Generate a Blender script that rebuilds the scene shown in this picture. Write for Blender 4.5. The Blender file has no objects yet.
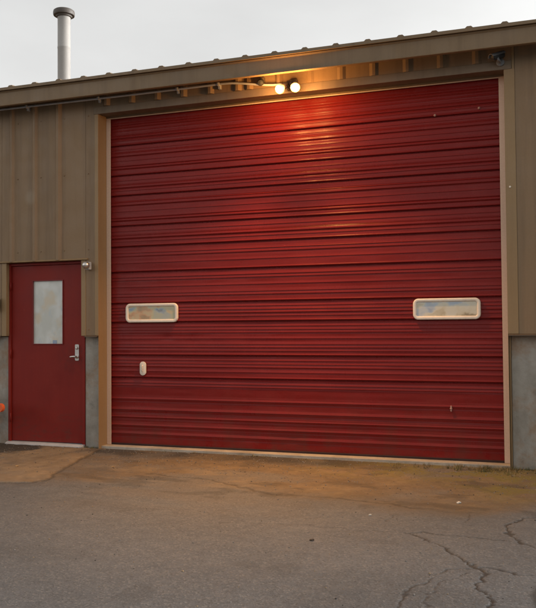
import bpy, bmesh, math, random
import numpy as np
from mathutils import Vector, Matrix

random.seed(7)
SC = bpy.context.scene
COL = SC.collection
PI = math.pi

# ------------------------------------------------------------------ world numbers (metres)
W = 4.167            # clear width of the big door
H = 3.66             # its clear height
YS = -0.20           # outer face of the metal siding
YC = -0.14           # outer face of the concrete knee wall
ZK = 1.235           # top of the knee wall
ZE = 3.80            # underside of the eave
YF = -0.45           # outer face of the eave fascia

# ------------------------------------------------------------------ noise (numpy)
def _hash(ix, iy, seed):
    h = (ix.astype(np.int64) * 374761393 + iy.astype(np.int64) * 668265263 + seed * 974634777) & 0x7fffffff
    h = ((h ^ (h >> 13)) * 1274126177) & 0x7fffffff
    return ((h ^ (h >> 16)) & 0xffff) / 65535.0
def vnoise(x, y, seed=0):
    x0 = np.floor(x); y0 = np.floor(y)
    fx = x - x0; fy = y - y0
    fx = fx * fx * (3 - 2 * fx); fy = fy * fy * (3 - 2 * fy)
    a = _hash(x0, y0, seed); b = _hash(x0 + 1, y0, seed)
    c = _hash(x0, y0 + 1, seed); d = _hash(x0 + 1, y0 + 1, seed)
    return (a * (1 - fx) + b * fx) * (1 - fy) + (c * (1 - fx) + d * fx) * fy
def fbm(x, y, seed=0, oct=4):
    s = 0; a = .5; t = 0
    for i in range(oct):
        s = s + a * vnoise(x * 2 ** i + 17.3 * i, y * 2 ** i - 9.1 * i, seed + i); t += a; a *= .5
    return s / t
def sstep(a, b, x):
    t = np.clip((x - a) / (b - a), 0, 1)
    return t * t * (3 - 2 * t)

# ------------------------------------------------------------------ object helpers
def link(o, parent=None):
    COL.objects.link(o)
    if parent is not None: o.parent = parent
    return o
def tag(o, label=None, cat=None, group=None, kind=None):
    if label: o['label'] = label
    if cat: o['category'] = cat
    if group: o['group'] = group
    if kind: o['kind'] = kind
    return o
def empty(name, loc, label, cat, group=None):
    o = bpy.data.objects.new(name, None); link(o)
    o.location = loc; o.empty_display_size = .1
    return tag(o, label, cat, group)

class MB:
    """collects shapes in world space; build() links them as one mesh object"""
    def __init__(s): s.v = []; s.f = []; s.m = []; s.sm = []
    def add(s, vs, fs, mi=0, smooth=False):
        b = len(s.v); s.v += [tuple(v) for v in vs]
        for f in fs:
            s.f.append([b + i for i in f]); s.m.append(mi); s.sm.append(smooth)
    def box(s, x0, x1, y0, y1, z0, z1, bev=0.0, mi=0, seg=2):
        bm = bmesh.new(); bmesh.ops.create_cube(bm, size=1)
        for v in bm.verts:
            v.co = Vector(((x0 + x1) / 2 + v.co.x * (x1 - x0), (y0 + y1) / 2 + v.co.y * (y1 - y0), (z0 + z1) / 2 + v.co.z * (z1 - z0)))
        if bev > 0:
            bmesh.ops.bevel(bm, geom=bm.edges[:], offset=bev, segments=seg, affect='EDGES', profile=.6)
        s.bm(bm, mi)
    def bm(s, bm, mi=0, mat=None, smooth=False):
        bm.verts.ensure_lookup_table(); bm.verts.index_update()
        vs = [(mat @ v.co) if mat else v.co for v in bm.verts]
        s.add(vs, [[v.index for v in f.verts] for f in bm.faces], mi, smooth); bm.free()
    def prism(s, pts, axis, a, b, mi=0, smooth=False, cap=True):
        """pts: closed 2-D outline; axis 'x': pts=(y,z); 'z': pts=(x,y); 'y': pts=(x,z)"""
        def P(p, t):
            return (t, p[0], p[1]) if axis == 'x' else (p[0], p[1], t) if axis == 'z' else (p[0], t, p[1])
        n = len(pts)
        vs = [P(p, a) for p in pts] + [P(p, b) for p in pts]
        s.add(vs, [[i, (i + 1) % n, n + (i + 1) % n, n + i] for i in range(n)], mi, smooth)
        if cap: s.add(vs, [list(range(n))[::-1], list(range(n, 2 * n))], mi)
    def tube(s, path, r, n=12, mi=0, cap=True):
        path = [Vector(p) for p in path]; rings = []
        ref = Vector((0, 0, 1))
        for i, p in enumerate(path):
            t = (path[min(i + 1, len(path) - 1)] - path[max(i - 1, 0)]).normalized()
            u = t.cross(ref)
            if u.length < .05: u = t.cross(Vector((1, 0, 0)))
            u.normalize(); w = t.cross(u)
            rr = r[i] if isinstance(r, (list, tuple)) else r
            rings.append([p + (u * math.cos(2 * PI * k / n) + w * math.sin(2 * PI * k / n)) * rr for k in range(n)])
        vs = [v for g in rings for v in g]
        fs = [[i * n + k, i * n + (k + 1) % n, (i + 1) * n + (k + 1) % n, (i + 1) * n + k] for i in range(len(path) - 1) for k in range(n)]
        s.add(vs, fs, mi, True)
        if cap: s.add(rings[0], [list(range(n))[::-1]], mi); s.add(rings[-1], [list(range(n))], mi)
    def lathe(s, prof, origin, axis, n=24, mi=0, cap=True):
        """prof: (radius, distance along axis)"""
        a = Vector(axis).normalized(); o = Vector(origin)
        u = a.orthogonal().normalized(); w = a.cross(u)
        rings = [[o + a * d + (u * math.cos(2 * PI * k / n) + w * math.sin(2 * PI * k / n)) * r for k in range(n)] for r, d in prof]
        vs = [v for g in rings for v in g]
        fs = [[i * n + k, i * n + (k + 1) % n, (i + 1) * n + (k + 1) % n, (i + 1) * n + k] for i in range(len(prof) - 1) for k in range(n)]
        s.add(vs, fs, mi, True)
        if cap: s.add(rings[0], [list(range(n))[::-1]], mi); s.add(rings[-1], [list(range(n))], mi)
    def build(s, name, mats, parent=None, sharp=None):
        me = bpy.data.meshes.new(name)
        o0 = parent.matrix_world.translation if parent else Vector()
        # parents are placed without rotation or scale: world -> local is a shift by the chain of locations
        off = Vector(); p = parent
        while p is not None: off += p.location; p = p.parent
        me.from_pydata([tuple(Vector(v) - off) for v in s.v], [], s.f)
        for m in (mats if isinstance(mats, (list, tuple)) else [mats]): me.materials.append(m)
        me.polygons.foreach_set('material_index', s.m); me.polygons.foreach_set('use_smooth', s.sm)
        me.update()
        bm = bmesh.new(); bm.from_mesh(me)
        bmesh.ops.remove_doubles(bm, verts=bm.verts[:], dist=1e-5)
        bmesh.ops.recalc_face_normals(bm, faces=bm.faces[:]); bm.to_mesh(me); bm.free()
        if sharp: me.set_sharp_from_angle(angle=math.radians(sharp))
        return link(bpy.data.objects.new(name, me), parent)

# ------------------------------------------------------------------ materials
class NT:
    def __init__(s, name):
        s.m = bpy.data.materials.new(name); s.m.use_nodes = True
        s.t = s.m.node_tree; s.b = s.t.nodes['Principled BSDF']; s.L = s.t.links
    def n(s, typ, **kw):
        nd = s.t.nodes.new(typ)
        for k, v in kw.items():
            if k in nd.bl_rna.properties: setattr(nd, k, v)
            else: nd.inputs[k].default_value = v
        return nd
    def coord(s, scale=(1, 1, 1), which='Object'):
        tc = s.n('ShaderNodeTexCoord'); mp = s.n('ShaderNodeMapping')
        mp.inputs['Scale'].default_value = scale
        s.L.new(tc.outputs[which], mp.inputs['Vector']); return mp.outputs[0]
    def noise(s, scale, detail=4, rough=.55, vec=None, lo=.35, hi=.65):
        nz = s.n('ShaderNodeTexNoise'); nz.inputs['Scale'].default_value = scale
        nz.inputs['Detail'].default_value = detail; nz.inputs['Roughness'].default_value = rough
        s.L.new(vec if vec else s.coord(), nz.inputs['Vector'])
        return s.ramp(nz.outputs['Fac'], lo, hi)
    def ramp(s, fac, lo, hi, a=0., b=1.):
        r = s.n('ShaderNodeMapRange'); r.inputs['From Min'].default_value = lo; r.inputs['From Max'].default_value = hi
        r.inputs['To Min'].default_value = a; r.inputs['To Max'].default_value = b
        r.clamp = True
        s.L.new(fac, r.inputs['Value']); return r.outputs[0]
    def mul(s, a, b, op='MULTIPLY'):
        q = s.n('ShaderNodeMath'); q.operation = op
        for i, x in enumerate((a, b)):
            if isinstance(x, (int, float)): q.inputs[i].default_value = x
            else: s.L.new(x, q.inputs[i])
        return q.outputs[0]
    def mix(s, fac, a, b, mode='MIX'):
        q = s.n('ShaderNodeMixRGB'); q.blend_type = mode
        for i, x in zip((0, 1, 2), (fac, a, b)):
            if isinstance(x, (int, float)): q.inputs[i].default_value = x
            elif isinstance(x, tuple): q.inputs[i].default_value = (*x, 1)
            else: s.L.new(x, q.inputs[i])
        return q.outputs[0]
    def attr(s, name):
        a = s.n('ShaderNodeAttribute'); a.attribute_name = name; return a.outputs['Fac']
    def bump(s, h, strength=.3, dist=.005, prev=None):
        b = s.n('ShaderNodeBump'); b.inputs['Strength'].default_value = strength; b.inputs['Distance'].default_value = dist
        s.L.new(h, b.inputs['Height'])
        if prev: s.L.new(prev, b.inputs['Normal'])
        return b.outputs[0]
    def out(s, col=None, rough=None, normal=None, metal=None, spec=None):
        B = s.b.inputs
        for k, x in (('Base Color', col), ('Roughness', rough), ('Normal', normal), ('Metallic', metal), ('Specular IOR Level', spec)):
            if x is None: continue
            if isinstance(x, tuple): B[k].default_value = (*x, 1)
            elif isinstance(x, (int, float)): B[k].default_value = x
            else: s.L.new(x, B[k])
        return s.m

def painted(name, base, dark, light, rough=.5, streak=True, grain=.15, spec=.4, bumpd=.002):
    """weathered paint on sheet metal: cloudy fade, rain streaks, fine grime"""
    t = NT(name)
    cloud = t.noise(1.3, 4, .6, None, .3, .7)
    c = t.mix(t.mul(cloud, .6), base, light)
    if streak:
        st = t.noise(1.0, 5, .65, t.coord((9, 9, .45)), .48, .75)
        c = t.mix(t.mul(st, .55), c, dark)
    fine = t.noise(60, 3, .6, None, .3, .7)
    c = t.mix(t.mul(fine, grain), c, dark)
    r = t.ramp(t.noise(5, 4, .6), 0, 1, rough - .08, rough + .12)
    wav = t.noise(2.2, 2, .5, None, .2, .8)
    return t.out(c, r, t.bump(fine, .12, .001, t.bump(wav, .5, bumpd)), None, spec)

M = {}
M['siding'] = painted('tan_siding_paint', (.240, .152, .080), (.14, .088, .05), (.268, .175, .098), .55)
def scuff(m, x, z, r, col):
    nt = m.node_tree; b = nt.nodes['Principled BSDF']; L = nt.links
    src = b.inputs['Base Color'].links[0].from_socket
    tc = nt.nodes.new('ShaderNodeTexCoord'); mp = nt.nodes.new('ShaderNodeMapping')
    mp.inputs['Location'].default_value = (-x, 0, -z); mp.inputs['Scale'].default_value = (1, 0, 1)
    L.new(tc.outputs['Object'], mp.inputs[0]); ln = nt.nodes.new('ShaderNodeVectorMath'); ln.operation = 'LENGTH'
    L.new(mp.outputs[0], ln.inputs[0]); mr = nt.nodes.new('ShaderNodeMapRange'); mr.interpolation_type = 'SMOOTHSTEP'
    mr.inputs['From Min'].default_value = r; mr.inputs['From Max'].default_value = r * .3
    mr.inputs['To Max'].default_value = .4; L.new(ln.outputs['Value'], mr.inputs['Value'])
    mx = nt.nodes.new('ShaderNodeMixRGB'); L.new(mr.outputs[0], mx.inputs[0]); L.new(src, mx.inputs[1])
    mx.inputs[2].default_value = (*col, 1); L.new(mx.outputs[0], b.inputs['Base Color'])
scuff(M['siding'], -.93, 2.80, .11, (.34, .27, .19))
M['trim'] = painted('tan_trim_paint', (.275, .175, .082), (.18, .11, .055), (.31, .205, .105), .5)
M['fascia'] = painted('brown_eave_paint', (.205, .132, .068), (.13, .082, .045), (.235, .156, .086), .5)
M['header_trim'] = painted('grey_brown_flashing', (.17, .118, .070), (.10, .07, .045), (.20, .145, .092), .5)
M['cream'] = painted('cream_seal', (.66, .48, .36), (.42, .29, .21), (.70, .54, .42), .55, grain=.3)
M['frame_white'] = painted('cream_plastic', (.80, .70, .58), (.55, .45, .35), (.84, .76, .65), .5, grain=.2)
M['red_edge'] = painted('dark_red_paint', (.19, .014, .012), (.10, .01, .01), (.24, .02, .016), .45)
M['galv'] = painted('galvanised_steel', (.42, .42, .42), (.24, .23, .22), (.52, .52, .52), .45)
M['chimney'] = painted('pale_flue_paint', (.36, .345, .325), (.19, .17, .15), (.43, .41, .39), .6)
M['dark_iron'] = painted('dark_cap_metal', (.085, .07, .06), (.04, .034, .03), (.13, .11, .095), .55)
M['black'] = painted('black_plastic', (.02, .02, .021), (.01, .01, .01), (.03, .03, .03), .5, False)
M['cam_grey'] = painted('grey_housing', (.16, .16, .16), (.08, .08, .08), (.22, .22, .22), .4, False)
M['orange'] = painted('orange_plastic', (.72, .12, .03), (.45, .07, .02), (.78, .17, .06), .45, False)
M['rubber'] = painted('rubber_seal', (.03, .012, .011), (.02, .01, .01), (.04, .018, .016), .8)
M['bronze'] = painted('bronze_fitting', (.09, .065, .045), (.05, .035, .025), (.12, .09, .06), .5, False)
def simple(name, col, rough=.5, metal=0.):
    t = NT(name); t.out(col, rough, None, metal); return t.m
M['dull_bolt'] = painted('dull_bolt', (.42, .22, .17), (.20, .09, .07), (.48, .27, .22), .6)
M['steel'] = NT('brushed_steel').out((.62, .58, .54), .32, None, .9)

# roller-door paint
t = NT('red_door_paint')
cl = t.noise(.8, 4, .6, None, .3, .7)
c = t.mix(t.mul(cl, .7), (.178, .0120, .0100), (.214, .0165, .0135))
hs = t.noise(1, 5, .7, t.coord((.6, 1, 24)), .45, .8)
c = t.mix(t.mul(hs, .5), c, (.15, .010, .009))
vs_ = t.noise(1, 5, .7, t.coord((14, 1, .5)), .5, .8)
c = t.mix(t.mul(vs_, .35), c, (.16, .013, .011))
chalk = t.noise(2.4, 5, .65, None, .52, .78)
c = t.mix(t.mul(chalk, .28), c, (.27, .034, .025))
c = t.mix(t.mul(t.noise(1, 6, .75, t.coord((7, 1, 16)), .66, .74), .4), c, (.34, .075, .05))
low = t.n('ShaderNodeSeparateXYZ'); t.L.new(t.coord(), low.inputs[0])
spl = t.mul(t.ramp(low.outputs['Z'], .75, .05), t.noise(6, 6, .7, t.coord((1, 1, .5)), .40, .70))
c = t.mix(t.mul(spl, .55), c, (.095, .035, .02))
fine = t.noise(90, 3, .6, None, .3, .7)
c = t.mix(t.mul(fine, .2), c, (.11, .008, .008))
r = t.mul(t.ramp(t.noise(4, 5, .65), 0, 1, .22, .38), t.mul(spl, .25), 'ADD')
M['door_red'] = t.out(c, r, t.bump(fine, .1, .0006, t.bump(t.noise(3, 3, .5, t.coord((1, 1, 3))), .35, .002)), None, .17)

# entry-door paint, scuffed towards the kick plate
t = NT('red_entry_paint')
cl = t.noise(2.5, 4, .6, None, .3, .7)
c = t.mix(cl, (.18, .0125, .0085), (.22, .018, .011))
c = t.mix(t.mul(t.noise(1, 5, .7, t.coord((12, 4, .8)), .5, .8), .4), c, (.14, .012, .01))
c = t.mix(t.mul(t.noise(14, 5, .7, None, .62, .75), .35), c, (.32, .07, .05))
zz = t.n('ShaderNodeSeparateXYZ'); t.L.new(t.coord(), zz.inputs[0])
kick = t.mul(t.ramp(zz.outputs['Z'], .55, .08), t.noise(1, 6, .75, t.coord((9, 9, 22)), .50, .66))
c = t.mix(t.mul(kick, .6), c, (.085, .035, .025))
hx = t.n('ShaderNodeVectorMath'); hx.operation = 'DISTANCE'; hx.inputs[1].default_value = (-.40, -.13, 1.0); t.L.new(t.coord(), hx.inputs[0])
c = t.mix(t.mul(t.ramp(hx.outputs['Value'], .26, .06), t.mul(t.noise(13, 6, .75, None, .42, .66), .55)), c, (.075, .022, .016))
c = t.mix(t.mul(t.noise(1, 6, .8, t.coord((30, 30, 3)), .68, .74), .5), c, (.33, .10, .075))
M['entry_red'] = t.out(c, t.ramp(t.noise(5, 4), 0, 1, .38, .55), t.bump(t.noise(40, 3), .12, .001), None, .22)

# concrete
def concrete(name, base, dark, light, rust=True):
    t = NT(name)
    c = t.mix(t.noise(3, 6, .65, None, .3, .7), dark, light)
    c = t.mix(t.mul(t.noise(9, 6, .7, None, .35, .7), .6), c, base)
    c = t.mix(t.mul(t.noise(1, 5, .7, t.coord((5, 5, .6)), .5, .75), .55), c, dark)
    if rust: c = t.mix(t.mul(t.noise(2.6, 6, .7, None, .50, .66), .6), c, (.27, .145, .065)); c = t.mix(t.mul(t.noise(4.1, 6, .7, None, .56, .70), .5), c, (.11, .10, .085))
    pit = t.noise(110, 4, .65, None, .3, .7)
    return t.out(c, .9, t.bump(pit, .35, .003, t.bump(t.noise(6, 5), .5, .008)), None, .3)
M['concrete'] = concrete('knee_wall_concrete', (.33, .30, .255), (.19, .17, .14), (.41, .385, .34))
M['sill'] = concrete('sill_concrete', (.40, .35, .29), (.23, .19, .14), (.48, .43, .36), False)

# panes: papered glazing with dull blotches; slot panes have the view behind painted on
def pane(name, a, b, cc, d, rough=.22, sc=(7, 1, 10)):
    t = NT(name)
    c = t.mix(t.noise(1, 3, .5, t.coord(sc), .40, .60), a, b)
    c = t.mix(t.noise(1, 3, .5, t.coord((sc[0] * .9, 1.7, sc[2] * 1.3)), .52, .66), c, cc)
    c = t.mix(t.noise(1, 4, .6, t.coord((sc[0] * 2, 3.1, sc[2] * 1.6)), .58, .70), c, d)
    m = t.out(c, rough, None, None, .5)
    t.b.inputs['Coat Weight'].default_value = .6; t.b.inputs['Coat Roughness'].default_value = .05
    return m
def painted_view(name, off, cols, haze):  # paints the blurred view and reflections of the glazing into its colour
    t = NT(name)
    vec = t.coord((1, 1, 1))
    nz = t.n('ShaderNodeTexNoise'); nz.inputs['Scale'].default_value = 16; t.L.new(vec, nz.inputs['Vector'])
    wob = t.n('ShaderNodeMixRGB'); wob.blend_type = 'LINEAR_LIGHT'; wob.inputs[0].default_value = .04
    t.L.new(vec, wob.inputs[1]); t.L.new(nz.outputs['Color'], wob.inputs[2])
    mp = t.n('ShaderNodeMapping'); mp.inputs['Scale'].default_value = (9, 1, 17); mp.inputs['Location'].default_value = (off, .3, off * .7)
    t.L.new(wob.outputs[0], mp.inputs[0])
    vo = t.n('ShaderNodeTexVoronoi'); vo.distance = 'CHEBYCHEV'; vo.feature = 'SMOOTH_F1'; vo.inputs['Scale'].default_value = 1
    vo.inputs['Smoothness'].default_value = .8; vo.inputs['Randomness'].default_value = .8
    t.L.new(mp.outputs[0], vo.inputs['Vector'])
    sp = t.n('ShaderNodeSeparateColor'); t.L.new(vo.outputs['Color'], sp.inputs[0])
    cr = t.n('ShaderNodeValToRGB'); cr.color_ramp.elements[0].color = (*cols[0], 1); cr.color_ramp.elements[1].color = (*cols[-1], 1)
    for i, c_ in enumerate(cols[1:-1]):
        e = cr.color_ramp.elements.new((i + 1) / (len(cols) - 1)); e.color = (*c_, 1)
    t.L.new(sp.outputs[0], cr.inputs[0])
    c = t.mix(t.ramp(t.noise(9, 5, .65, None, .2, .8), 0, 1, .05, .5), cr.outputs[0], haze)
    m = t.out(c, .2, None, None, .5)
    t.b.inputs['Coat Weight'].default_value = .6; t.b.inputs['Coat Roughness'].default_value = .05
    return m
M['pane'] = painted_view('acrylic_pane_painted_view', 2.3, [(.30, .20, .10), (.60, .30, .14), (.56, .46, .27), (.46, .46, .30), (.36, .42, .42), (.22, .31, .44), (.10, .13, .16)], (.52, .48, .36))
M['pane_bright'] = painted_view('acrylic_pane_painted_view_pale', 5.1, [(.22, .16, .08), (.44, .36, .22), (.62, .55, .40), (.68, .64, .52), (.54, .58, .58), (.40, .50, .62), (.28, .38, .54)], (.60, .55, .43))
M['pane_white'] = pane('papered_pane', (.56, .57, .52), (.66, .67, .63), (.60, .53, .41), (.50, .54, .54), .3, (6, 1, 4))
M['blue'] = simple('blue_paper', (.30, .36, .46), .6)
M['paper'] = simple('white_scrap', (.6, .57, .5), .8)

# lamp glass: gives light
t = NT('lit_bulb')
t.b.inputs['Base Color'].default_value = (.9, .8, .6, 1)
t.b.inputs['Emission Color'].default_value = (1, .66, .30, 1)
t.b.inputs['Emission Strength'].default_value = 26
M['bulb'] = t.m
t = NT('lit_bulb_body')
t.b.inputs['Base Color'].default_value = (.7, .5, .3, 1)
t.b.inputs['Emission Color'].default_value = (1, .50, .14, 1)
t.b.inputs['Emission Strength'].default_value = .6
M['bulb_body'] = t.m
t = NT('lit_bulb_rim')
t.b.inputs['Base Color'].default_value = (.8, .6, .35, 1)
t.b.inputs['Emission Color'].default_value = (1, .56, .17, 1)
t.b.inputs['Emission Strength'].default_value = 1.5
M['bulb_rim'] = t.m

# ------------------------------------------------------------------ ground
def poly_dist(X, Y, pts):
    d = np.full(X.shape, 9.9)
    for (ax, ay), (bx, by) in zip(pts[:-1], pts[1:]):
        ux, uy = bx - ax, by - ay; L = ux * ux + uy * uy
        tt = np.clip(((X - ax) * ux + (Y - ay) * uy) / L, 0, 1)
        d = np.minimum(d, np.hypot(X - ax - tt * ux, Y - ay - tt * uy))
    return d

def make_ground():
    fx = np.concatenate([np.arange(-2.6, 3.2, .0145), np.arange(3.2, 4.9, .008), np.arange(4.9, 5.6, .02)])
    fy = np.concatenate([np.arange(-5.0, -4.2, .02), np.arange(-4.2, -1.6, .009), np.arange(-1.6, .02, .0125)])
    ox = 2 ** np.arange(0, 11) * .06
    far = 2 ** np.arange(0, 12) * .25
    xs = np.concatenate([fx[0] - far[::-1], fx, fx[-1] + far]); ys = np.concatenate([fy[0] - far[::-1], fy, fy[-1] + far])
    X, Y = np.meshgrid(xs, ys); nx, ny = len(xs), len(ys)
    # wobble the crack lines
    wx = X + (fbm(X * 9, Y * 9, 3, 3) - .5) * .09; wy = Y + (fbm(X * 9, Y * 9, 13, 3) - .5) * .09
    wx = wx + (fbm(X * 38, Y * 38, 4, 2) - .5) * .03; wy = wy + (fbm(X * 38, Y * 38, 14, 2) - .5) * .03
    lines = [
        (.016, 1., [(3.616, -2.611), (3.676, -2.643), (3.768, -2.581), (3.955, -2.617), (4.132, -2.632), (4.269, -2.636)]),
        (.019, 1., [(3.706, -2.658), (3.746, -2.683), (3.909, -2.85), (3.993, -3.001), (4.163, -3.222), (4.216, -3.224), (4.339, -3.29), (4.7, -3.2), (5.4, -3.5)]),
        (.017, 1., [(4.163, -3.222), (4.179, -3.343), (4.165, -3.579), (4.232, -3.65), (4.234, -3.78), (4.225, -3.906), (4.15, -4.4)]),
        (.012, .75, [(4.152, -3.244), (4.006, -3.29), (3.958, -3.413), (3.913, -3.525), (3.839, -3.73), (3.843, -3.906), (3.7, -4.3)]),
        (.010, .6, [(4.094, -3.317), (4.066, -3.431), (3.977, -3.576), (3.958, -3.738), (3.966, -3.88)]),
        (.018, 1., [(5.2, -1.7), (4.474, -1.916), (4.343, -2.048), (4.254, -2.238), (4.29, -2.451), (4.372, -2.638), (4.471, -2.743), (5.1, -2.9)]),
        (.010, .6, [(3.989, -1.991), (4.004, -2.164), (4.034, -2.295)]),
        (.009, .5, [(3.489, -2.381), (3.538, -2.191), (3.609, -2.108)]),
        (.009, .45, [(2.4, -2.75), (2.9, -2.62), (3.3, -2.66), (3.616, -2.611)]),
    ]
    edge = [(1.1, -1.30), (1.677, -1.372), (2.087, -1.603), (2.461, -1.848), (3.048, -1.852), (3.56, -1.933), (3.989, -1.991), (4.203, -1.8), (4.447, -1.594), (5.6, -1.5)]
    seam = [(-2.6, -2.75), (-.355, -2.256), (.128, -2.088), (.376, -2.013), (.443, -1.881), (.346, -1.528), (.195, -1.034), (.103, -.634), (.0, -.3)]
    crack = np.zeros_like(X)
    for w, s, pts in lines:
        ww = .55 * w * (.35 + 1.2 * vnoise(X * 7, Y * 7, 41))
        crack = np.maximum(crack, s * (1 - sstep(ww * .6, ww * 1.25, poly_dist(wx, wy, pts))))
    de = poly_dist(wx, wy, edge)
    brk = sstep(.35, .6, fbm(X * 2.3, Y * 2.3, 61, 3))
    crack = np.maximum(crack, .75 * brk * (1 - sstep(.006, .026, de)))
    ds = poly_dist(wx * .6 + X * .4, wy * .6 + Y * .4, seam)
    crack = np.maximum(crack, .62 * (1 - sstep(.006, .024, ds)))
    # the strip of dirty old paving along the wall
    ye = np.interp(X, [-2.6, -.355, .128, .443, .8, 1.1, 1.677, 2.087, 2.461, 3.56, 3.989, 4.203, 4.447, 5.6],
                   [-2.75, -2.256, -2.088, -1.95, -1.75, -1.5, -1.40, -1.603, -1.848, -1.933, -1.991, -1.8, -1.594, -1.5])
    rag = (fbm(X * 2.2, Y * 2.2, 23, 4) - .5) * .5
    dirt = sstep(-.35, .22, Y - ye + rag)
    dirt *= .45 + .55 * sstep(.25, .62, fbm(X * 1.7, Y * 2.6, 31, 5))
    dirt = np.maximum(dirt, .35 * sstep(-3.2, -1.6, Y + rag) * sstep(.4, .65, fbm(X * 1.1, Y * 2.1, 35, 5)))
    # sand washed out in fans
    sand = sstep(.50, .68, fbm(X * 2.4 + 3, Y * 3.6, 53, 7)) * sstep(-2.1, -1.5, Y + rag) * (1 - sstep(-.5, -.2, Y))
    # left slab is bare cream concrete
    xr = np.interp(Y, [-2.26, -2.088, -1.95, -1.88, -1.528, -1.034, -.634, -.3], [-.3, .128, .43, .443, .346, .195, .103, 0])
    ysl = np.interp(X, [-2.6, -.355, .128, .376], [-2.75, -2.256, -2.088, -2.013])
    slab = (X < xr) & (Y > ysl)
    slab = slab.astype(float) * (1 - sstep(0, .03, .03 - ds))
    moss = sstep(.32, .58, fbm(X * 5, Y * 7, 71, 4)) * sstep(1.9, 3.5, X) * sstep(-1.25, -.45, Y + rag * .8 + .5 * sstep(3.6, 4.3, X))
    # black ragged patches, then grime along the sill, spots and streaks
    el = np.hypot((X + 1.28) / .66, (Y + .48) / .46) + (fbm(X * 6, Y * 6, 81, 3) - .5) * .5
    stains_and_patches = .95 * (1 - sstep(.8, 1.08, el))
    el = np.hypot((X - 4.52) / .1, (Y + 3.62) / .32) + (fbm(X * 9, Y * 9, 83, 3) - .5) * .5
    stains_and_patches = np.maximum(stains_and_patches, .8 * (1 - sstep(.7, 1.1, el)))
    gutter = (1 - sstep(.05, .32, np.abs(Y + .30) + (fbm(X * 4, Y * 4, 85, 4) - .5) * .35)) * sstep(-.25, .0, X) * (1 - sstep(2.6, 3.4, X))
    stains_and_patches = np.maximum(stains_and_patches, .78 * gutter * (.45 + .55 * sstep(.35, .6, fbm(X * 3, Y * 3, 87, 4))))
    spots = sstep(.70, .80, fbm(X * 3.1, Y * 3.1, 91, 3))
    stains_and_patches = np.maximum(stains_and_patches, .18 * spots)
    streak = sstep(.54, .66, fbm(X * 3.4 + Y * .6, Y * 6, 93, 6)) * sstep(-2.3, -1.9, Y + rag) * (1 - sstep(-.35, -.1, Y)) * sstep(.3, .9, X)
    stains_and_patches = np.maximum(stains_and_patches, .38 * streak)
    stains_and_patches = np.maximum(stains_and_patches, .16 * sstep(.52, .72, fbm(X * .8 + 5, Y * 1.6, 95, 5)))
    near = ((X > -3.5) & (X < 6.5) & (Y > -6)).astype(float)
    z = (fbm(X * .7, Y * .7, 5, 3) - .5) * .03 * near + (fbm(X * 6, Y * 6, 6, 3) - .5) * .006 * near
    z -= .007 * crack
    z += .016 * dirt * fbm(X * 10, Y * 10, 7, 4)
    z += .008 * slab
    z = np.where(Y > -.28, z * np.clip((-.1 - Y) / .18, 0, 1) - .002, z)
    co = np.stack([X, Y, z], -1).reshape(-1, 3)
    idx = np.arange(nx * ny).reshape(ny, nx)
    fs = np.stack([idx[:-1, :-1], idx[:-1, 1:], idx[1:, 1:], idx[1:, :-1]], -1).reshape(-1, 4)
    me = bpy.data.meshes.new('ground')
    me.vertices.add(len(co)); me.vertices.foreach_set('co', co.ravel())
    me.loops.add(fs.size); me.loops.foreach_set('vertex_index', fs.ravel().astype(np.int32))
    me.polygons.add(len(fs)); me.polygons.foreach_set('loop_start', np.arange(0, fs.size, 4, dtype=np.int32))
    me.polygons.foreach_set('use_smooth', np.ones(len(fs), dtype=bool))
    me.update(calc_edges=True)
    for nm, a in (('crack', crack), ('dirt', dirt), ('sand', sand), ('slab', slab), ('moss', moss), ('stains_and_patches', stains_and_patches)):
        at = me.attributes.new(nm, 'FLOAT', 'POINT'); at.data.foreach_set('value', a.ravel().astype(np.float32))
    t = NT('worn_asphalt')
    n1 = t.noise(1.1, 5, .6, None, .3, .7); n2 = t.noise(9, 5, .65, None, .3, .7)
    c = t.mix(n1, (.108, .113, .119), (.138, .144, .150))
    c = t.mix(t.mul(n2, .4), c, (.088, .090, .092))
    vo = t.n('ShaderNodeTexVoronoi'); vo.inputs['Scale'].default_value = 95; t.L.new(t.coord(), vo.inputs['Vector'])
    cr = t.n('ShaderNodeSeparateColor'); t.L.new(vo.outputs['Color'], cr.inputs[0])
    c = t.mix(t.ramp(cr.outputs[0], .72, 1, 0, .42), c, (.25, .24, .22))
    c = t.mix(t.ramp(cr.outputs[1], .70, 1, 0, .45), c, (.055, .052, .048))
    dcol = t.mix(n2, (.115, .079, .042), (.205, .14, .074))
    dcol = t.mix(t.mul(t.noise(38, 4, .7, None, .35, .7), .6), dcol, (.085, .06, .036))
    c = t.mix(t.mul(t.attr('dirt'), .85), c, dcol)
    scol = t.mix(t.noise(12, 5, .65), (.21, .15, .088), (.27, .20, .125))
    c = t.mix(t.mul(t.attr('slab'), t.noise(2.2, 5, .65, None, .2, .62)), c, scol)
    c = t.mix(t.mul(t.mul(t.attr('sand'), t.noise(7, 6, .7, None, .35, .75)), .6), c, (.26, .19, .105))
    c = t.mix(t.mul(t.attr('moss'), t.noise(30, 4, .7, None, .25, .6)), c, (.15, .125, .03))
    c = t.mix(t.mul(t.attr('stains_and_patches'), .9), c, (.022, .022, .021))
    c = t.mix(t.mul(t.attr('crack'), .7), c, (.030, .026, .022))
    h = t.mul(vo.outputs['Distance'], 1.)
    nb = t.bump(h, .4, .003, t.bump(t.noise(22, 5, .7), .4, .007))
    me.materials.append(t.out(c, t.ramp(n2, 0, 1, .75, .92), nb, None, .35))
    o = link(bpy.data.objects.new('ground', me)); o['kind'] = 'structure'
    return o, (xs, ys, z)
ground, GRID = make_ground()

# ------------------------------------------------------------------ building
B = empty('workshop_building', (0, 0, 0), 'brown metal clad workshop building with a huge red door and a small red entry door', 'building')

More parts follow.
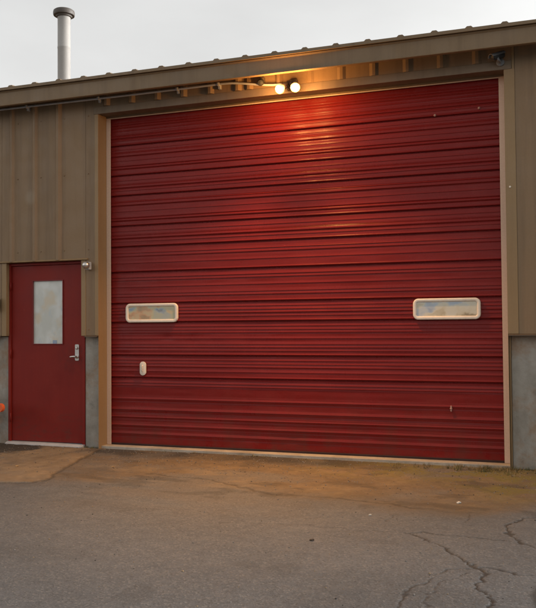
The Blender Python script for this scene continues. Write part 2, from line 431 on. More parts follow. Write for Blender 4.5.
PITCH = .3085
ribs_left = [.668 + PITCH * k for k in range(-26, 4)]
ribs_head = [1.72 + .3235 * k for k in range(0, 8)]
ribs_right = [4.63 + .3085 * k for k in range(0, 20)]
def siding(mb, ribs, x0, x1, z0, z1, y=YS, shallow=99.):
    pts = [(x0, y)]
    for r in sorted(ribs):
        if r - .048 < x0 or r + .048 > x1: continue
        hr = .031 if r < shallow else .011
        pts += [(r - .044, y), (r - .014, y - hr), (r + .014, y - hr), (r + .044, y)]
    pts += [(x1, y), (x1, y + .012), (x0, y + .012)]
    mb.prism(pts, 'z', z0, z1)

wl = MB()
EX0, EX1, EZ = -1.275, -.262, 2.062       # opening of the entry door in the siding
siding(wl, ribs_left, -6.5, EX0 - .055, ZK, ZE + .15)
siding(wl, ribs_left, EX0 - .052, EX1 + .045, EZ + .012, ZE + .15)
siding(wl, ribs_left, EX1 + .0475, -.102, ZK, ZE + .15)
siding(wl, ribs_left + ribs_head, -.0995, 4.29, 3.750, ZE + .15, YS, 2.2)
siding(wl, ribs_right, 4.318, 10.5, ZK, ZE + .15)
for z in (1.30, 2.18, 3.02, 3.66):
    for r in ribs_left + ribs_right:
        x = r + .075
        if (-4 < x < -.13 or 4.33 < x < 7) and not (EX0 - .06 < x < EX1 + .06 and z < EZ + .03):
            wl.lathe([(.007, 0), (.007, .003), (.0045, .007)], (x, YS, z), (0, -1, 0), 8)
wall = wl.build('wall', M['siding'], B)

# wall core: side, rear and inner faces so that the building is solid
core = MB()
core.box(-6.5, -1.31, -.10, .10, -.05, ZE + .1)
core.box(-1.31, -.23, -.10, .10, 2.10, ZE + .1)
core.box(-.23, -.0585, -.10, .10, -.05, ZE + .1)
core.box(4.2255, 10.5, -.10, .10, -.05, ZE + .1)
core.box(-.0585, 4.2255, -.18, .10, 3.69, ZE + .1)
core.box(-6.5, -6.3, .10, 12.0, -.05, ZE + .1); core.box(10.3, 10.5, .10, 12.0, -.05, ZE + .1); core.box(-6.3, 10.3, 11.8, 12.0, -.05, ZE + .1)
core.build('wall_core', M['siding'], B)

# trims round the openings
tr = MB()
tr.box(-.100, -.0565, YS - .006, YS + .012, ZK - .0, 3.672, .002)           # left jamb, face
tr.box(-.0585, -.0555, YS - .003, -.006, .0, 3.672)                          # left jamb, reveal (to the ground)
tr.build('door_trim', M['trim'], B); tr = MB()
tr.box(4.2225, 4.3165, YS - .006, YS + .012, ZK, 3.672, .002)               # right jamb, face
tr.box(4.2225, 4.2255, YS - .003, -.006, .0, 3.672)
tr.box(4.292, 4.315, YS - .006, YS + .012, 3.672, ZE + .14, .001)
tr.lathe([(.010, 0), (.010, .004), (.006, .009)], (4.262, YS - .006, 2.58), (0, -1, 0), 10, 1)
tr.box(4.230, 4.245, YC - .012, -.02, .0, ZK - .01)
tr.build('door_trim', [M['trim'], M['frame_white']], B)
tr = MB()
tr.box(-.11, 4.29, YS - .012, YS + .02, 3.668, 3.748, .004)                 # header flashing
tr.box(-.0555, 4.2225, YS + .02, .06, 3.678, 3.689); tr.box(-.0550, 4.2220, -.0335, .05, 3.6565, 3.6775)                          # its underside
tr.build('header_flashing', M['header_trim'], B)
tr = MB()
tr.box(EX0 - .05, EX0 + .012, YS - .004, YC + .01, ZK - .004, EZ + .004, .003)
tr.box(EX1 - .012, EX1 + .045, YS - .004, YC + .01, ZK - .004, EZ + .004, .003)
tr.prism([(YS - .022, EZ + .008), (YS - .022, EZ + .014), (YS - .006, EZ + .024), (YC + .02, EZ + .024), (YC + .02, EZ + .006), (YS - .018, EZ + .004)], 'x', EX0 - .085, EX1 + .075)
tr.build('entry_trim', M['trim'], B)
# drip edges where the siding stops above the knee wall
for x0, x1 in ((-6.5, EX0 - .053), (EX1 + .048, -.058), (4.228, 10.5)):
    dr = MB(); dr.prism([(YS - .045, ZK - .018), (YS - .045, ZK - .012), (YS - .005, ZK - .002), (YC + .03, ZK - .002), (YC + .03, ZK - .010), (YS - .02, ZK - .010)], 'x', x0, x1)
    dr.build('drip_edge', M['bronze'], B)

# knee walls
def knee(x0, x1):
    k = MB(); k.box(x0, x1, YC, -.101, -.1, ZK - .012, .008); return k.build('knee_wall', M['concrete'], B)
knee(-6.5, EX0 + .0); knee(EX1 + .0, -.0605); knee(4.2465, 10.5)
k = MB(); k.box(-.058, 4.228, -.15, .10, -.1, .028, .006); k.build('door_sill', M['sill'], B)

# roof
SL = 1 / 8.
def roof_z(y): return 3.970 + (y - YF) * SL
rf = MB()
pts = [(-6.7, 0)]
x = -6.7
for i in range(57):
    r = -6.55 + .3085 * i
    if r > 10.6: break
    pts += [(r - .035, 0), (r - .018, .016), (r + .018, .016), (r + .035, 0)]
pts += [(10.7, 0), (10.7, -.03), (-6.7, -.03)]
n = len(pts)
ya, yb = YF - .035, 6.0
va = [(p[0], ya, roof_z(ya) + .03 + p[1]) for p in pts]; vb = [(p[0], yb, roof_z(yb) + .03 + p[1]) for p in pts]
yc = 12.2
vc = [(p[0], yc, roof_z(yb) - (yc - yb) * SL + .03 + p[1]) for p in pts]
rf.add(va + vb, [[i, (i + 1) % n, n + (i + 1) % n, n + i] for i in range(n)] + [list(range(n))])
rf.add(vb + vc, [[i, (i + 1) % n, n + (i + 1) % n, n + i] for i in range(n)] + [list(range(n, 2 * n))])
rf.build('roof', M['fascia'], B)
for x0, x1 in ((-6.5, -6.45), (10.45, 10.5)):
    gb = MB(); gb.prism([(-.1, 3.85), (12, 3.85), (12, 3.98), (6, 4.74), (-.1, 3.98)], 'x', x0, x1)
    gb.build('gable', M['siding'], B)
fa = MB()
fa.prism([(YF, ZE + .012), (YF - .008, ZE + .004), (YF - .004, ZE), (YF + .03, ZE), (YF + .03, ZE + .008), (YF + .012, ZE + .012), (YF + .012, 3.962), (YF + .02, 3.970),
          (YF - .006, 3.970), (YF - .012, 3.960), (YF - .006, 3.952), (YF, 3.945)], 'x', -6.7, 10.7)
fa.build('fascia', M['fascia'], B)
so = MB(); so.box(-6.7, 10.7, YF + .03, -.16, ZE + .105, ZE + .118); so.build('soffit', M['bronze'], B)

# chimney
ch = MB()
CX, CY = -1.295, 1.0
zb = roof_z(CY) + .02
ch.lathe([(.165, zb - .02), (.16, zb + .03), (.105, zb + .09), (.081, zb + .1), (.081, 4.95), (.0835, 4.955), (.0835, 4.975), (.081, 4.98), (.081, 5.34), (.084, 5.35), (.084, 5.39)], (CX, CY, 0), (0, 0, 1), 32)
chim = ch.build('chimney', M['chimney'], B, 40)
cp = MB()
cp.lathe([(.086, 5.362), (.100, 5.366), (.106, 5.385), (.134, 5.388), (.138, 5.402), (.138, 5.428), (.134, 5.446), (.118, 5.458), (.05, 5.470), (.002, 5.472)], (CX, CY, 0), (0, 0, 1), 32)
cp.build('chimney_cap', M['dark_iron'], chim, 40)

# ---- big door
strong = [3.345, 3.010, 2.784, 2.445, 2.214, 1.932, 1.585, 1.376, 1.014, .770]
pairs = [3.559, 3.443, 3.242, 3.095, 2.886, 2.691, 2.516, 2.321, 2.122, 1.851, 1.672, 1.483, 1.269, 1.115, .907, .693, .532, .415, .334, .243, .152]
def door_profile(z):
    h = np.zeros_like(z)
    edges = sorted(strong + [.03, 3.75])
    for a, b in zip(edges[:-1], edges[1:]):          # each board leans out to its foot
        m = (z >= a) & (z < b); h[m] += .007 * (1 - (z[m] - a) / (b - a)) - .003
    for i, p in enumerate(pairs):
        w = .013 + .003 * ((i * 7) % 3 - 1); a = .0048 if p > 2.3 else .0012
        h += a * (1 - sstep(w * .45, w * 1.35, np.abs(z - p)))
        h -= (.0040 if p > 2.3 else .0012) * np.exp(-((np.abs(z - p) - w * 1.75) / (.0055 if p > 2.3 else .0064)) ** 2)
    def lip(c, a, L):                                # leans out downwards, then cuts back under
        up = np.clip((z - c) / L, 0, 1)
        return a * (1 - up) ** 1.3 * sstep(-.0012, .0016, z - c)
    for i, p in enumerate(pairs):
        k = .0075 if i % 2 else .006
        if p < .6: h += lip(p, k * 1.15, .042)
        else: h += lip(p + .017, k, .030) + lip(p - .016, k * .85, .024)
    allp = sorted(strong + pairs)
    for a_, b_ in zip(allp[:-1], allp[1:]):          # a shallow step across every broad flat
        if b_ - a_ > .094 and a_ > .6: h += lip((a_ + b_) / 2, .0045, .026)
    for p in strong:
        h -= .015 * (1 - sstep(.003, .0095, np.abs(z - p + .004)))
        h += .004 * np.exp(-((z - p - .012) / .007) ** 2)
    return h
zs = np.unique(np.round(np.concatenate([np.arange(.04, 3.72, .006)] + [p + np.arange(-.024, .0301, .0018) for p in strong + pairs] + [(a_ + b_) / 2 + np.arange(-.006, .0301, .0018) for a_, b_ in zip(sorted(strong + pairs)[:-1], sorted(strong + pairs)[1:])]), 4))
zs = zs[(zs >= .04) & (zs <= 3.74)]
xs = np.linspace(-.05, W + .05, 130)
XX, ZZ = np.meshgrid(xs, zs)
warp = (fbm(XX * .9, ZZ * 1.6, 101, 3) - .5) * .012 + (fbm(XX * 2.2, ZZ * 14, 111, 2) - .5) * .0035
rd = random.Random(12)
for i in range(26):                                   # small knocks and dents
    dx, dz, dr, da = rd.uniform(.1, W - .1), rd.uniform(.1, 2.6), rd.uniform(.04, .13), rd.uniform(-.002, .006)
    warp = warp + da * np.exp(-((XX - dx) ** 2 + ((ZZ - dz) * 1.3) ** 2) / dr ** 2)
YY = -.006 - door_profile(ZZ) + warp
nx, nz = len(xs), len(zs)
co = np.stack([XX, YY, ZZ], -1).reshape(-1, 3)
idx = np.arange(nx * nz).reshape(nz, nx)
fs = np.stack([idx[:-1, :-1], idx[:-1, 1:], idx[1:, 1:], idx[1:, :-1]], -1).reshape(-1, 4)
mb = MB(); mb.add(co.tolist(), fs.tolist(), 0, True)
back = [(xs[0], .045, zs[0]), (xs[-1], .045, zs[0]), (xs[-1], .045, zs[-1]), (xs[0], .045, zs[-1])]
mb.add(back, [[0, 1, 2, 3]])
mb.box(xs[0], xs[-1], -.012, .045, .030, .040)
D = mb.build('overhead_door', M['door_red'], B)
def sub(m, name, mat, sharp=None): return m.build(name, mat, D, sharp)
b = MB()
b.box(-.0545, -.0015, -.034, -.028, .03, 3.655, .002); b.box(-.0545, -.044, -.028, .04, .03, 3.655); sub(b, 'weather_seal', M['cream'])
b = MB()
b.box(W + .0015, W + .0545, -.034, -.028, .03, 3.655, .002); b.box(W + .044, W + .0545, -.028, .04, .03, 3.655); sub(b, 'weather_seal', M['cream'])
b = MB()
b.box(-.0545, W + .0545, -.040, -.034, 3.646, 3.658, .002); sub(b, 'weather_seal', M['cream'])
b = MB()
b.box(-.0005, W + .0005, -.030, .03, .0285, .048, .004); sub(b, 'bottom_seal', M['rubber'])

def rrect(x0, x1, z0, z1, r, n=8):
    pts = []
    for cx, cz, a0 in ((x1 - r, z1 - r, 0), (x0 + r, z1 - r, 90), (x0 + r, z0 + r, 180), (x1 - r, z0 + r, 270)):
        for k in range(n + 1):
            a = math.radians(a0 + 90 * k / n); pts.append((cx + r * math.cos(a), cz + r * math.sin(a)))
    return pts
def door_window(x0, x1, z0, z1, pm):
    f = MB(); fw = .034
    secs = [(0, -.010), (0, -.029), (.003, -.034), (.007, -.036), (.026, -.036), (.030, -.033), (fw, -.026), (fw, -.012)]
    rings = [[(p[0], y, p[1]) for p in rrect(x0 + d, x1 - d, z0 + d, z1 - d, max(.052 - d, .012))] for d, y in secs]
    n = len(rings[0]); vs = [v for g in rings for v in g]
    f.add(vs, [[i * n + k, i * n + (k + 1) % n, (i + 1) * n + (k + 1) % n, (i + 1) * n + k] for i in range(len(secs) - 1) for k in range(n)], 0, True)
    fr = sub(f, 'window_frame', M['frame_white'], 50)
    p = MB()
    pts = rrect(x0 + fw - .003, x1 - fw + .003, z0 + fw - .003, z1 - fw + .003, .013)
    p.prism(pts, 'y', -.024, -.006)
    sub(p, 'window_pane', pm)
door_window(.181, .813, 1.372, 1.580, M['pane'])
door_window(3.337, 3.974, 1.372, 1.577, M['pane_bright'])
# oval lift handle
hd = MB()
pts = rrect(.352, .424, .794, .944, .0355, 10)
hd.prism(pts, 'y', -.012, -.026)
pin = [(.388 + (p[0] - .388) * .62, .869 + (p[1] - .869) * .74) for p in pts]
n = len(pts)
hd.add([(p[0], -.026, p[1]) for p in pts] + [(p[0], -.032, p[1]) for p in pin], [[i, (i + 1) % n, n + (i + 1) % n, n + i] for i in range(n)] + [list(range(n, 2 * n))], 0)
hd.tube([(.388, -.028, .905), (.388, -.038, .895), (.388, -.040, .869), (.388, -.038, .843), (.388, -.028, .833)], .007, 10)
sub(hd, 'lift_handle', M['frame_white'], 40)
for x, z in ((3.685, .520), (3.985, 3.385), (3.57, 3.355)):
    bo = MB(); bo.lathe([(.012, 0), (.012, .008), (.008, .013), (.002, .015)], (x, -.010, z), (0, -1, 0), 14)
    if z < 1: bo.box(x - .007, x + .007, -.022, -.010, z - .028, z + .028, .003)
    sub(bo, 'bolt', M['dull_bolt'], 40)

# ---- entry door
DX0, DX1, DZ0, DZ1 = -1.238, -.302, .040, 2.030
mb = MB()
# slab with window opening
wx0, wx1, wz0, wz1 = -.955, -.557, 1.139, 1.857
ya, yb = -.128, -.085
mb.box(DX0, wx0, ya, yb, DZ0, DZ1); mb.box(wx1, DX1, ya, yb, DZ0, DZ1)
mb.box(wx0, wx1, ya, yb, DZ0, wz0); mb.box(wx0, wx1, ya, yb, wz1, DZ1)
E_ = mb.build('entry_door', M['entry_red'], B)
f = MB()
f.box(EX0 + .0005, DX0 - .004, -.150, -.08, .01, EZ, .002); f.box(DX1 + .004, EX1 - .0005, -.150, -.08, .01, EZ, .002)
f.box(DX0 - .004, DX1 + .004, -.150, -.08, DZ1 + .004, EZ, .002)
f.build('door_frame', M['entry_red'], E_)
f = MB(); g = .006
f.box(wx0 - g, wx0 + .004, -.138, -.1275, wz0 - g, wz1 + g, .003); f.box(wx1 - .004, wx1 + g, -.138, -.1275, wz0 - g, wz1 + g, .003)
f.box(wx0 + .004, wx1 - .004, -.138, -.1275, wz0 - g, wz0 + .004, .003); f.box(wx0 + .004, wx1 - .004, -.138, -.1275, wz1 - .004, wz1 + g, .003)
f.build('window_frame', M['red_edge'], E_)
f = MB(); f.box(wx0, wx1, -.116, -.10, wz0, wz1); f.build('window_pane', M['pane_white'], E_)
f = MB(); f.box(-.70, -.645, -.1185, -.1162, 1.142, 1.182, .0005, seg=1)
f.build('sticker', M['blue'], E_)
h = MB()
h.prism(rrect(-.397, -.347, .955, 1.135, .012, 5), 'y', -.127, -.137)
h.lathe([(.021, 0), (.021, .012), (.013, .018), (.012, .045)], (-.372, -.137, 1.0), (0, -1, 0), 18)
h.tube([(-.365, -.182, 1.0), (-.378, -.184, 1.001), (-.405, -.183, 1.0), (-.432, -.178, .996)], [.012, .0125, .011, .009], 12)
h.lathe([(.017, 0), (.017, .010), (.012, .016), (.002, .017)], (-.372, -.137, 1.095), (0, -1, 0), 18)
h.build('handle', M['steel'], E_, 40)
f = MB(); f.prism([(-.215, .0), (-.215, .012), (-.18, .030), (-.08, .034), (-.08, .0)], 'x', EX0 + .002, EX1 - .002); f.build('threshold', M['galv'], E_)
for z in (.30, 1.03, 1.80):
    f = MB(); f.tube([(DX0 - .002, -.153, z - .05), (DX0 - .002, -.153, z + .05)], .008, 10); f.build('hinge', M['entry_red'], E_)

# ------------------------------------------------------------------ things on the wall
# floodlight with two lit lamps
LX, LZ = 2.195, 3.735
F = empty('floodlight', (LX, YS - .012, LZ), 'twin lamp floodlight glowing warm orange under the eave above the big red door', 'light fixture')
m = MB(); m.box(LX - .055, LX + .055, YS - .065, YS - .012, LZ - .05, LZ + .05, .008); m.lathe([(.022, 0), (.022, .02), (.014, .03)], (LX, YS - .065, LZ), (0, -1, 0), 16)
m.build('junction_box', M['bronze'], F)
lamps = []
for s in (-1, 1):
    bx = LX
    base = Vector((LX + s * .03, YS - .07, LZ + .005)); neck = Vector((LX + s * .052, YS - .105, LZ - .012))
    aim = Vector((s * .17, -.62, -.42)).normalized()
    m = MB(); m.tube([base + Vector((0, .02, 0)), base, (base + neck) / 2 + Vector((0, 0, .012)), neck], .0125, 12)
    m.lathe([(.012, -.012), (.030, 0), (.033, .03), (.034, .06), (.031, .065)], neck, aim, 20)
    lh = m.build('lamp_holder', M['bronze'], F, 40)
    m = MB()
    m.lathe([(.024, .062), (.030, .075), (.043, .108), (.047, .122), (.047, .128), (.045, .134), (.039, .139)], neck, aim, 28, 1)
    m.lathe([(.039, .1393), (.036, .142), (.027, .146)], neck, aim, 28, 2)
    m.lathe([(.0265, .1462), (.018, .149), (.002, .150)], neck, aim, 28, 0)
    m.build('bulb', [M['bulb'], M['bulb_body'], M['bulb_rim']], lh, 60)
    lamps.append((neck + aim * .19 + Vector((0, -.07, .03)), Vector((s * .26, -.30, -.93))))
# conduit along the eave
c_ = MB()
path = [(-6.4, YS - .055, 3.83), (-2.5, YS - .055, 3.828), (-1.3, YS - .055, 3.826), (-.4, YS - .055, 3.824), (.4, YS - .055, 3.822), (1.1, YS - .055, 3.824), (1.45, YS - .055, 3.826)]
for k in range(1, 9):
    a = k / 8.; path.append((1.45 + .62 * a, YS - .055, 3.826 - .075 * a * a * (3 - 2 * a) ))
path.append((2.138, YS - .045, 3.750))
c_.tube(path, .0115, 12)
co_ = c_.build('conduit', M['galv'], None)
tag(co_, 'thin grey metal conduit running along the wall under the eave to the floodlight', 'conduit')
for x in (-5, -3.4, -1.9, -.95, -.02, .93, 1.40):
    z = 3.825
    m = MB(); m.box(x - .012, x + .012, YS - .072, YS - .036, z - .016, z + .016, .004); m.box(x - .012, x + .012, YS - .037, YS - .0005, z - .04, z + .016, .002); m.build('clip', M['galv'], co_)
# small sensor eye on a bracket beside the conduit's end
S = empty('motion_sensor', (1.87, YS - .02, 3.80), 'small dark sensor on a bracket beside the glowing twin lamps', 'sensor')
m = MB(); m.box(1.845, 1.895, YS - .05, YS - .0005, 3.775, 3.85, .006); m.build('bracket', M['bronze'], S)
m = MB(); m.lathe([(.028, 0), (.034, .02), (.034, .05), (.026, .065), (.004, .07)], (1.87, YS - .05, 3.80), (.1, -.8, -.35), 18); m.build('eye', M['black'], S, 40)

# security camera
S = empty('security_camera', (4.16, YS - .01, 3.74), 'dark security camera under the eave above the top right corner of the big door', 'camera')
m = MB(); m.lathe([(.036, 0), (.036, .014), (.028, .02)], (4.195, YS - .0125, 3.735), (0, -1, 0), 20)
m.tube([(4.195, YS - .03, 3.735), (4.192, YS - .075, 3.728), (4.18, YS - .105, 3.735), (4.172, YS - .11, 3.757)], .012, 12); m.build('bracket', M['cam_grey'], S, 40)
d = Vector((-.62, -.52, -.30)).normalized(); c0 = Vector((4.222, YS - .05, 3.795))
m = MB(); m.lathe([(.025, 0), (.030, .008), (.030, .115), (.027, .122)], c0, d, 24); hs_ = m.build('housing', M['black'], S, 40)
m = MB(); m.lathe([(.022, .1225), (.022, .128), (.015, .13), (.003, .134)], c0, d, 20); m.build('lens', M['black'], hs_, 40)
# sun shield: half-pipe over the housing
m = MB(); u = d.cross(Vector((0, 0, 1))).normalized(); w = u.cross(d).normalized()
def sh(r, L): return [c0 + d * L + (u * math.cos(a) + w * math.sin(a)) * r for a in [math.radians(10 + 16 * k) for k in range(11)]]
A = [sh(.0345, -.005), sh(.0345, .145), sh(.0375, .145), sh(.0375, -.005)]
vs = [v for g in A for v in g]; n = 11
m.add(vs, [[i * n + k, i * n + k + 1, ((i + 1) % 4) * n + k + 1, ((i + 1) % 4) * n + k] for i in range(4) for k in range(n - 1)] + [[0, n, 2 * n, 3 * n], [n - 1, 2 * n - 1, 3 * n - 1, 4 * n - 1]], 0, True)
m.build('sun_shield', M['cam_grey'], S, 40)

# small silver dome lamp by the entry door
S = empty('dome_lamp', (-.165, YS - .03, 2.0), 'small unlit silver dome fitting on the siding at the top corner of the entry door', 'light fitting')
m = MB(); m.box(-.188, -.142, YS - .055, YS - .0005, 1.955, 2.04, .008); m.build('bracket', M['galv'], S)
m = MB(); m.lathe([(.016, 0), (.032, .008), (.041, .026), (.039, .048), (.027, .066), (.010, .075), (.002, .076)], (-.165, YS - .055, 2.005), (.15, -1, -.1), 24); m.build('dome', M['steel'], S, 50)
# black key box at the left edge
S = empty('key_box', (-1.39, YS, 1.60), 'small black key box on the siding left of the entry door', 'box')
m = MB(); m.box(-1.47, -1.332, YS - .07, YS - .0385, 1.525, 1.672, .008); m.box(-1.45, -1.35, YS - .0385, YS - .0005, 1.55, 1.65); m.build('case', M['black'], S)
m = MB(); m.box(-1.445, -1.352, YS - .078, YS - .0695, 1.55, 1.64, .003); m.build('cover', M['black'], S)

# orange barricade, only the tip of its beam in the frame
bx0, bx1, by, bz = -2.45, -1.068, -.50, .448
S = empty('barricade', (-1.8, by, 0), 'orange plastic barricade beam, its rounded tip poking in left of the entry door', 'barricade')
m = MB(); m.prism(rrect(bx0, bx1, bz - .047, bz + .047, .046, 10), 'y', by - .024, by + .024); m.build('beam', M['orange'], S, 40)
for x in (bx0 + .22, bx1 - .42):
    for s in (-1, 1):
        m = MB(); m.tube([(x, by + s * .035, bz + .03), (x, by + s * .26, .008)], .018, 12); m.build('leg', M['orange'], S)

# ------------------------------------------------------------------ small stuff on the ground
def gz(x, y):
    i = min(max(int(np.searchsorted(GRID[0], x)), 0), len(GRID[0]) - 1); j = min(max(int(np.searchsorted(GRID[1], y)), 0), len(GRID[1]) - 1)
    return float(GRID[2][j, i])
# weeds and dead grass in the corner by the right jamb
rng = random.Random(4)
g = MB()
def blade(x, y, h, a, lean, w, mi):
    dx, dy = math.cos(a), math.sin(a); px, py = -dy * w, dx * w
    p = [(x + dx * lean * (k / 3) ** 2, y + dy * lean * (k / 3) ** 2, gz(x, y) - .004 + h * (k / 3) * (1 - .25 * (k / 3))) for k in range(4)]
    vs = []
    for k, q in enumerate(p):
        s = 1 - k / 3.2; vs += [(q[0] - px * s, q[1] - py * s, q[2]), (q[0] + px * s, q[1] + py * s, q[2])]
    g.add(vs, [[0, 1, 3, 2], [2, 3, 5, 4], [4, 5, 7, 6]], mi)
clumps = []
for i in range(60):
    cx = 4.6 - abs(rng.gauss(0, .55)); cy = -.17 - abs(rng.gauss(0, .16))
    clumps.append((cx, cy, rng.uniform(.3, 1)))
for i in range(22): clumps.append((rng.gauss(3.95, .17), -.20 - abs(rng.gauss(0, .10)), rng.uniform(.7, 1.3)))
for i in range(26): clumps.append((rng.uniform(.1, 5.5), -.165 - abs(rng.gauss(0, .03)), rng.uniform(.15, .5)))
for i in range(10): clumps.append((rng.uniform(-.25, -.07), -.155 - abs(rng.gauss(0, .03)), rng.uniform(.15, .5)))
for cx, cy, s in clumps:
    mi = rng.choice((0, 0, 1, 2))
    for k in range(int(9 + 16 * s)):
        r = abs(rng.gauss(0, .03)); a = rng.uniform(0, 2 * PI)
        yy = min(cy + r * math.sin(a), -.16)
        blade(cx + r * math.cos(a), yy, rng.uniform(.015, .055) * (.5 + s * .7), rng.uniform(0, 2 * PI), rng.uniform(.005, .04), rng.uniform(.0012, .0026), mi)
gm = []
for nm, cc in (('dry_grass', (.16, .115, .045)), ('olive_grass', (.075, .075, .022)), ('straw', (.24, .17, .075))):
    gm.append(simple(nm, cc, .8))
tag(g.build('grass', gm), 'sparse short dead grass and weeds along the foot of the wall and door sill', 'grass', None, 'stuff')

# grit and gravel scattered over the dirty strip
gr = MB()
for i in range(5200):
    if rng.random() < .8:
        x = rng.uniform(-1.6, 4.9); y = -.17 - abs(rng.gauss(0, .75))
    else:
        x = rng.uniform(.3, 4.8); y = rng.uniform(-4.4, -.3)
    if y < -4.6: continue
    r = min(.0016 + rng.expovariate(1 / .0017), .0075)
    bm = bmesh.new(); bmesh.ops.create_icosphere(bm, subdivisions=1, radius=r)
    for v in bm.verts: v.co *= rng.uniform(.7, 1.15); v.co.z *= .65
    gr.bm(bm, rng.choice((0, 0, 0, 1, 2)), Matrix.Translation((x, y, gz(x, y) + r * .25)) @ Matrix.Rotation(rng.uniform(0, 6), 4, 'Z'), True)
sm = [concrete('grit_grey', (.2, .19, .17), (.12, .11, .1), (.27, .25, .23), False), simple('grit_tan', (.27, .2, .12), .9), simple('grit_dark', (.05, .045, .04), .9)]
tag(gr.build('gravel', sm), 'loose grit and small gravel scattered on the dirt before the doors', 'gravel', None, 'stuff')

# scraps of litter
def scrap(x, y, s, mat, label, seed):
    rr = random.Random(seed); m = MB(); n = 9
    top = []; bot = []; g0 = gz(x, y) - .006
    for k in range(n):
        a = 2 * PI * k / n; r = s * rr.uniform(.6, 1.1)
        z = g0 + .010 + rr.uniform(0, .5) * s
        top.append((x + r * math.cos(a), y + r * .7 * math.sin(a), z)); bot.append((x + r * .95 * math.cos(a), y + r * .66 * math.sin(a), z - .006))
    m.add(top + bot + [(x, y, g0 + .010 + s * .55), (x, y, g0 + .004)], [[k, (k + 1) % n, 2 * n] for k in range(n)] + [[n + (k + 1) % n, n + k, 2 * n + 1] for k in range(n)] + [[k, n + k, n + (k + 1) % n, (k + 1) % n] for k in range(n)])
    o = m.build('litter_scrap', mat); tag(o, label, 'litter', 'scraps of litter on the ground')
scrap(3.907, -1.693, .020, M['paper'], 'crumpled white scrap lying on the brown dirt before the right half of the big door', 1)
scrap(3.352, -2.248, .010, M['paper'], 'small pale scrap on the grey asphalt just past the dirt edge', 2)
leafm = simple('tan_leaf', (.42, .25, .10), .7)
scrap(-.175, -1.455, .018, leafm, 'small tan leaf on the cream concrete slab before the entry door', 3)
scrap(.678, -1.158, .018, leafm, 'small tan leaf on the dirt in front of the left part of the big door', 4)
scrap(3.14, -2.981, .016, simple('dark_leaf', (.05, .035, .025), .8), 'dark brown dead leaf on bare grey asphalt left of the cracks', 5)

# ------------------------------------------------------------------ camera
loc = (4.4799968, -7.65847047, 1.32550015); yaw, pit, rol = -0.33250722, 0.02789658, -0.00786558
fw = Vector((math.sin(yaw) * math.cos(pit), math.cos(yaw) * math.cos(pit), math.sin(pit)))
rt = Vector((math.cos(yaw), -math.sin(yaw), 0)); up = rt.cross(fw)
r2 = rt * math.cos(rol) + up * math.sin(rol); u2 = -rt * math.sin(rol) + up * math.cos(rol)
cam = bpy.data.cameras.new('camera'); co = link(bpy.data.objects.new('camera', cam))
mw = Matrix((r2, u2, -fw)).transposed().to_4x4(); mw.translation = loc; co.matrix_world = mw
cam.sensor_fit = 'HORIZONTAL'; cam.sensor_width = 36; cam.lens = 36 * 780 / 536
cam.clip_start = .05; cam.clip_end = 5000
SC.camera = co

# ------------------------------------------------------------------ light
SUN_EL, SUN_AZ = 9, 62       # degrees; low behind the building, veiled by thin cloud
wd = bpy.data.worlds.new('World'); SC.world = wd; wd.use_nodes = True
nt = wd.node_tree; bg = nt.nodes['Background']
sky = nt.nodes.new('ShaderNodeTexSky'); sky.sky_type = 'NISHITA'; sky.sun_disc = False
sky.sun_elevation = math.radians(SUN_EL); sky.sun_rotation = math.radians(SUN_AZ)
sky.air_density = 1.0; sky.dust_density = 4.0; sky.ozone_density = 1.0
hsv = nt.nodes.new('ShaderNodeHueSaturation'); hsv.inputs['Saturation'].default_value = .05
nt.links.new(sky.outputs[0], hsv.inputs['Color']); tint = nt.nodes.new('ShaderNodeMixRGB'); tint.blend_type = 'MULTIPLY'; tint.inputs[0].default_value = 1
tint.inputs[2].default_value = (1, .992, .975, 1)
nt.links.new(hsv.outputs[0], tint.inputs[1]); # thin high cloud: a slight unevenness of the sky itself
tc = nt.nodes.new('ShaderNodeTexCoord'); cm = nt.nodes.new('ShaderNodeMapping'); cm.inputs['Scale'].default_value = (2.2, 2.2, 6)
cn = nt.nodes.new('ShaderNodeTexNoise'); cn.inputs['Scale'].default_value = 1.6; cn.inputs['Detail'].default_value = 5
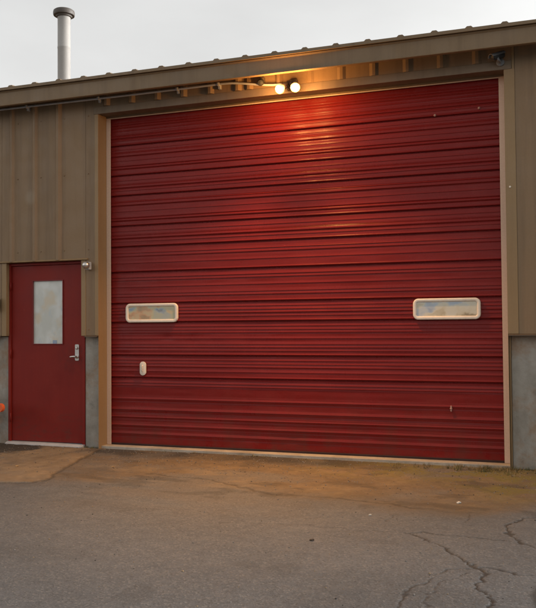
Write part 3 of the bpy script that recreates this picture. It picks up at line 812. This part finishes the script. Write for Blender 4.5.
cr_ = nt.nodes.new('ShaderNodeMapRange'); cr_.inputs['From Min'].default_value = .3; cr_.inputs['From Max'].default_value = .7
cr_.inputs['To Min'].default_value = .93; cr_.inputs['To Max'].default_value = 1.06
nt.links.new(tc.outputs['Generated'], cm.inputs[0]); nt.links.new(cm.outputs[0], cn.inputs['Vector']); nt.links.new(cn.outputs['Fac'], cr_.inputs['Value'])
cl_ = nt.nodes.new('ShaderNodeMixRGB'); cl_.blend_type = 'MULTIPLY'; cl_.inputs[0].default_value = 1
nt.links.new(tint.outputs[0], cl_.inputs[1]); nt.links.new(cr_.outputs[0], cl_.inputs[2]); nt.links.new(cl_.outputs[0], bg.inputs[0])
bg.inputs[1].default_value = .15
sl = bpy.data.lights.new('sun', 'SUN'); sl.energy = .5; sl.angle = math.radians(30); sl.color = (1, .94, .86)
so_ = link(bpy.data.objects.new('sun', sl))
az = math.radians(SUN_AZ); el = math.radians(SUN_EL)
to_sun = Vector((math.sin(az) * math.cos(el), math.cos(az) * math.cos(el), math.sin(el)))
so_.rotation_euler = to_sun.to_track_quat('Z', 'Y').to_euler(); so_.location = to_sun * 60
LAMP, BEAM = 15.5, 150
def lamp_light(name, typ, energy, p):
    l = bpy.data.lights.new(name, typ); l.energy = energy; l.color = (1, .47, .125); l.shadow_soft_size = .05
    o = link(bpy.data.objects.new(name, l)); o.location = p; return l, o
mid = (lamps[0][0] + lamps[1][0]) / 2
for sx in (-1, 1): lamp_light('lamp_light', 'POINT', LAMP / 2, Vector((mid.x + sx * .115, -.450, 3.635)))
for p, aim in lamps:
    l, o = lamp_light('lamp_beam', 'SPOT', BEAM, p)
    l.spot_size = math.radians(97); l.spot_blend = 1
    o.rotation_euler = (-aim).to_track_quat('Z', 'Y').to_euler()

SC.view_settings.view_transform = 'Standard'; SC.view_settings.look = 'None'
SC.view_settings.exposure = 1.52; SC.view_settings.gamma = 1; SC.view_settings.use_curve_mapping = False
SC.cycles.use_denoising = True
SC.cycles.max_bounces = 6
SC.cycles.sample_clamp_indirect = 6
